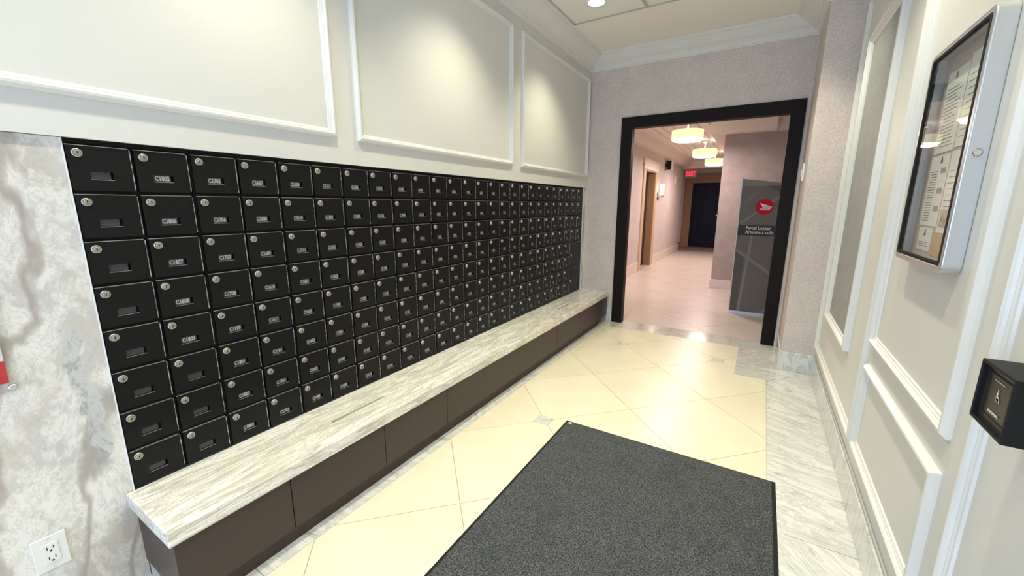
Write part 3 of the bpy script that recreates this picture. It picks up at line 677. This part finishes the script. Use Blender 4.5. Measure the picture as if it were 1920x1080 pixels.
sp = MB().lathe([(.010,0), (.010,.004), (.007,.0055)], 16, lambda a, b, c: (RX-c, 1.435+a, 1.465+b)).build('wall_plug', M['white'], label='small white round cap on the wall beside the notice board', cat='cap')
XS = RX-.0062
def sheet(ya, yb, za, zb, label, m=M['sheet'], rows=0, logo=None, photo=None, red=None, head=.03, two=False, tilt=0):
    t = MB().box(XS-.0008, XS, ya, yb, za, zb).build('notice_sheet', m, label=label, cat='notice')
    g = MB(); Ts = on_right(XS-.0008); w = yb-ya
    # on this wall the reader's left is the far (larger y) side
    if logo:
        for k in range(3): q = .013-.003*k; g.poly([Ts(yb-logo*w-q, zb-.026+.006*k, .0004), Ts(yb-logo*w+q, zb-.026+.006*k, .0004), Ts(yb-logo*w, zb-.014+.006*k, .0004)])
    z = zb-head-.012
    for k in range(rows):
        z -= (zb-head-.02-za)/(rows+1)
        if photo and z < photo[1] + .004 and not two: continue
        a = yb-.012-random.uniform(0, .01); b = ya+.012+random.uniform(0, .35)*w
        if two: b = ya+.5*w
        g.poly([Ts(b, z, .0004), Ts(a, z, .0004), Ts(a, z+.0018, .0004), Ts(b, z+.0018, .0004)])
    if g.v: g.build('print', M['ink'], t)
    if photo: MB().box(XS-.0014, XS-.0008, ya+.012, yb-.012, photo[0], photo[1]).build('picture', M['photo'], t)
    if red: MB().box(XS-.0014, XS-.0008, *red).build('picture', M['redink'], t)
    if two:
        for q in (.25, .5, .78): MB().box(XS-.0014, XS-.0008, ya+.012, ya+.35*w, za+q*(zb-za)-.008, za+q*(zb-za)+.008).build('picture', M['grey'], t)
    return t
sheet(1.765, 1.925, 1.500, 1.745, 'white notice with tree logo and text lines, upper far side of the notice board', rows=17, logo=.45)
sheet(1.585, 1.757, 1.505, 1.760, 'white notice with a red picture, upper near side of the notice board', rows=10, logo=.5, red=(1.60, 1.645, 1.585, 1.640))
sheet(1.770, 1.928, 1.272, 1.492, 'white notice with small photos down its side, lower far side of the board', rows=20, logo=.6, two=True)
sheet(1.590, 1.760, 1.255, 1.495, 'white notice with landscape photo at its foot, lower near side of the board', rows=10, logo=.5, photo=(1.272, 1.325))
sheet(1.790, 1.915, 1.192, 1.266, 'small white card in the bottom far corner of the notice board', rows=3, logo=.5, head=.03)
sheet(1.600, 1.775, 1.184, 1.250, 'blank tan card in the bottom near corner of the notice board', m=M['manila'])
# card reader
cr_ = thing('card_reader', (2.19, 1.015, .94), 'black box card reader on the right wall below the notice board', 'card reader')
a0, a1, b0, b1 = .955, 1.077, .940, 1.056; xr = 2.150
g = MB(); ro = [(a0,b0), (a1,b0), (a1,b1), (a0,b1)]; ri = [(a0+.006,b0+.006), (a1-.006,b0+.006), (a1-.006,b1-.006), (a0+.006,b1-.006)]
ring(g, ro, ri, .0005, RX-xr, T); g.build('hood', M['dark'], cr_, bevel=.0015)
olive = mat('reader_face', (.032, .030, .022), .35)
MB().box(xr+.009, RX-.001, a0+.006, a1-.006, b0+.006, b1-.006).build('face', olive, cr_)
g = MB(); Tr = on_right(xr+.009); moulding(g, a0+.022, a1-.018, b0+.018, b1-.016, Tr, [(0,0), (.001,.0015), (.003,.0015), (.004,0)]); g.build('pad_outline', M['dark'], cr_)
g = MB(); pw_ = lambda a, b: Tr(1.017-a, 1.0+b, .0012)
for q in ([(-.004,.012), (.0,.012), (.0,.004), (.006,.004), (.006,.001), (-.003,.001)], [(-.0055,.004), (-.004,.004), (-.004,-.006), (.006,-.006), (.006,-.0045), (-.0055,-.0045)], [(.005,.002), (.0065,.002), (.009,-.008), (.0075,-.008)], [(-.0035,.014), (0,.014), (0,.0175), (-.0035,.0175)]):
    g.poly([pw_(a*.9, b*.9) for a, b in q])
g.poly([Tr(*p, .0012) for p in ((1.0, 1.028), (1.038, 1.028), (1.038, 1.0292), (1.0, 1.0292))])
for k in range(9): g.poly([Tr(*p, .0012) for p in ((1.038-.0042*k, .968+(k % 2)*.0008), (1.0352-.0042*k, .968), (1.0352-.0042*k, .9725), (1.038-.0042*k, .9725))])
g.build('pictogram', M['text'], cr_)
# pot lights
for k, (x, y) in enumerate(pots):
    row = 'near the mailbox wall' if x < 1 else 'near the right wall'
    lb = 'round recessed pot light in the ceiling tile above the mailboxes' if (x < 1 and y > 3) else 'recessed pot light %s, %s from the far end' % (row, ordn[k % 4])
    t = thing('pot_light', (x, y, CZ), lb, 'ceiling light', 'pot lights in the ceiling tiles')
    Tc = lambda a, b, c, x=x, y=y: (x+a, y+b, c)
    MB().lathe([(.058,CZ+.022), (.066,CZ+.004), (.080,CZ+.001), (.081,CZ+.0035), (.066,CZ+.0055), (.061,CZ+.022)], 32, Tc, cap0=False, cap1=False).build('trim_ring', M['trim'], t)
    MB().lathe([(.03,CZ+.018), (.058,CZ+.021), (.058,CZ+.03)], 32, Tc).build('lens', M['lampglow'], t)
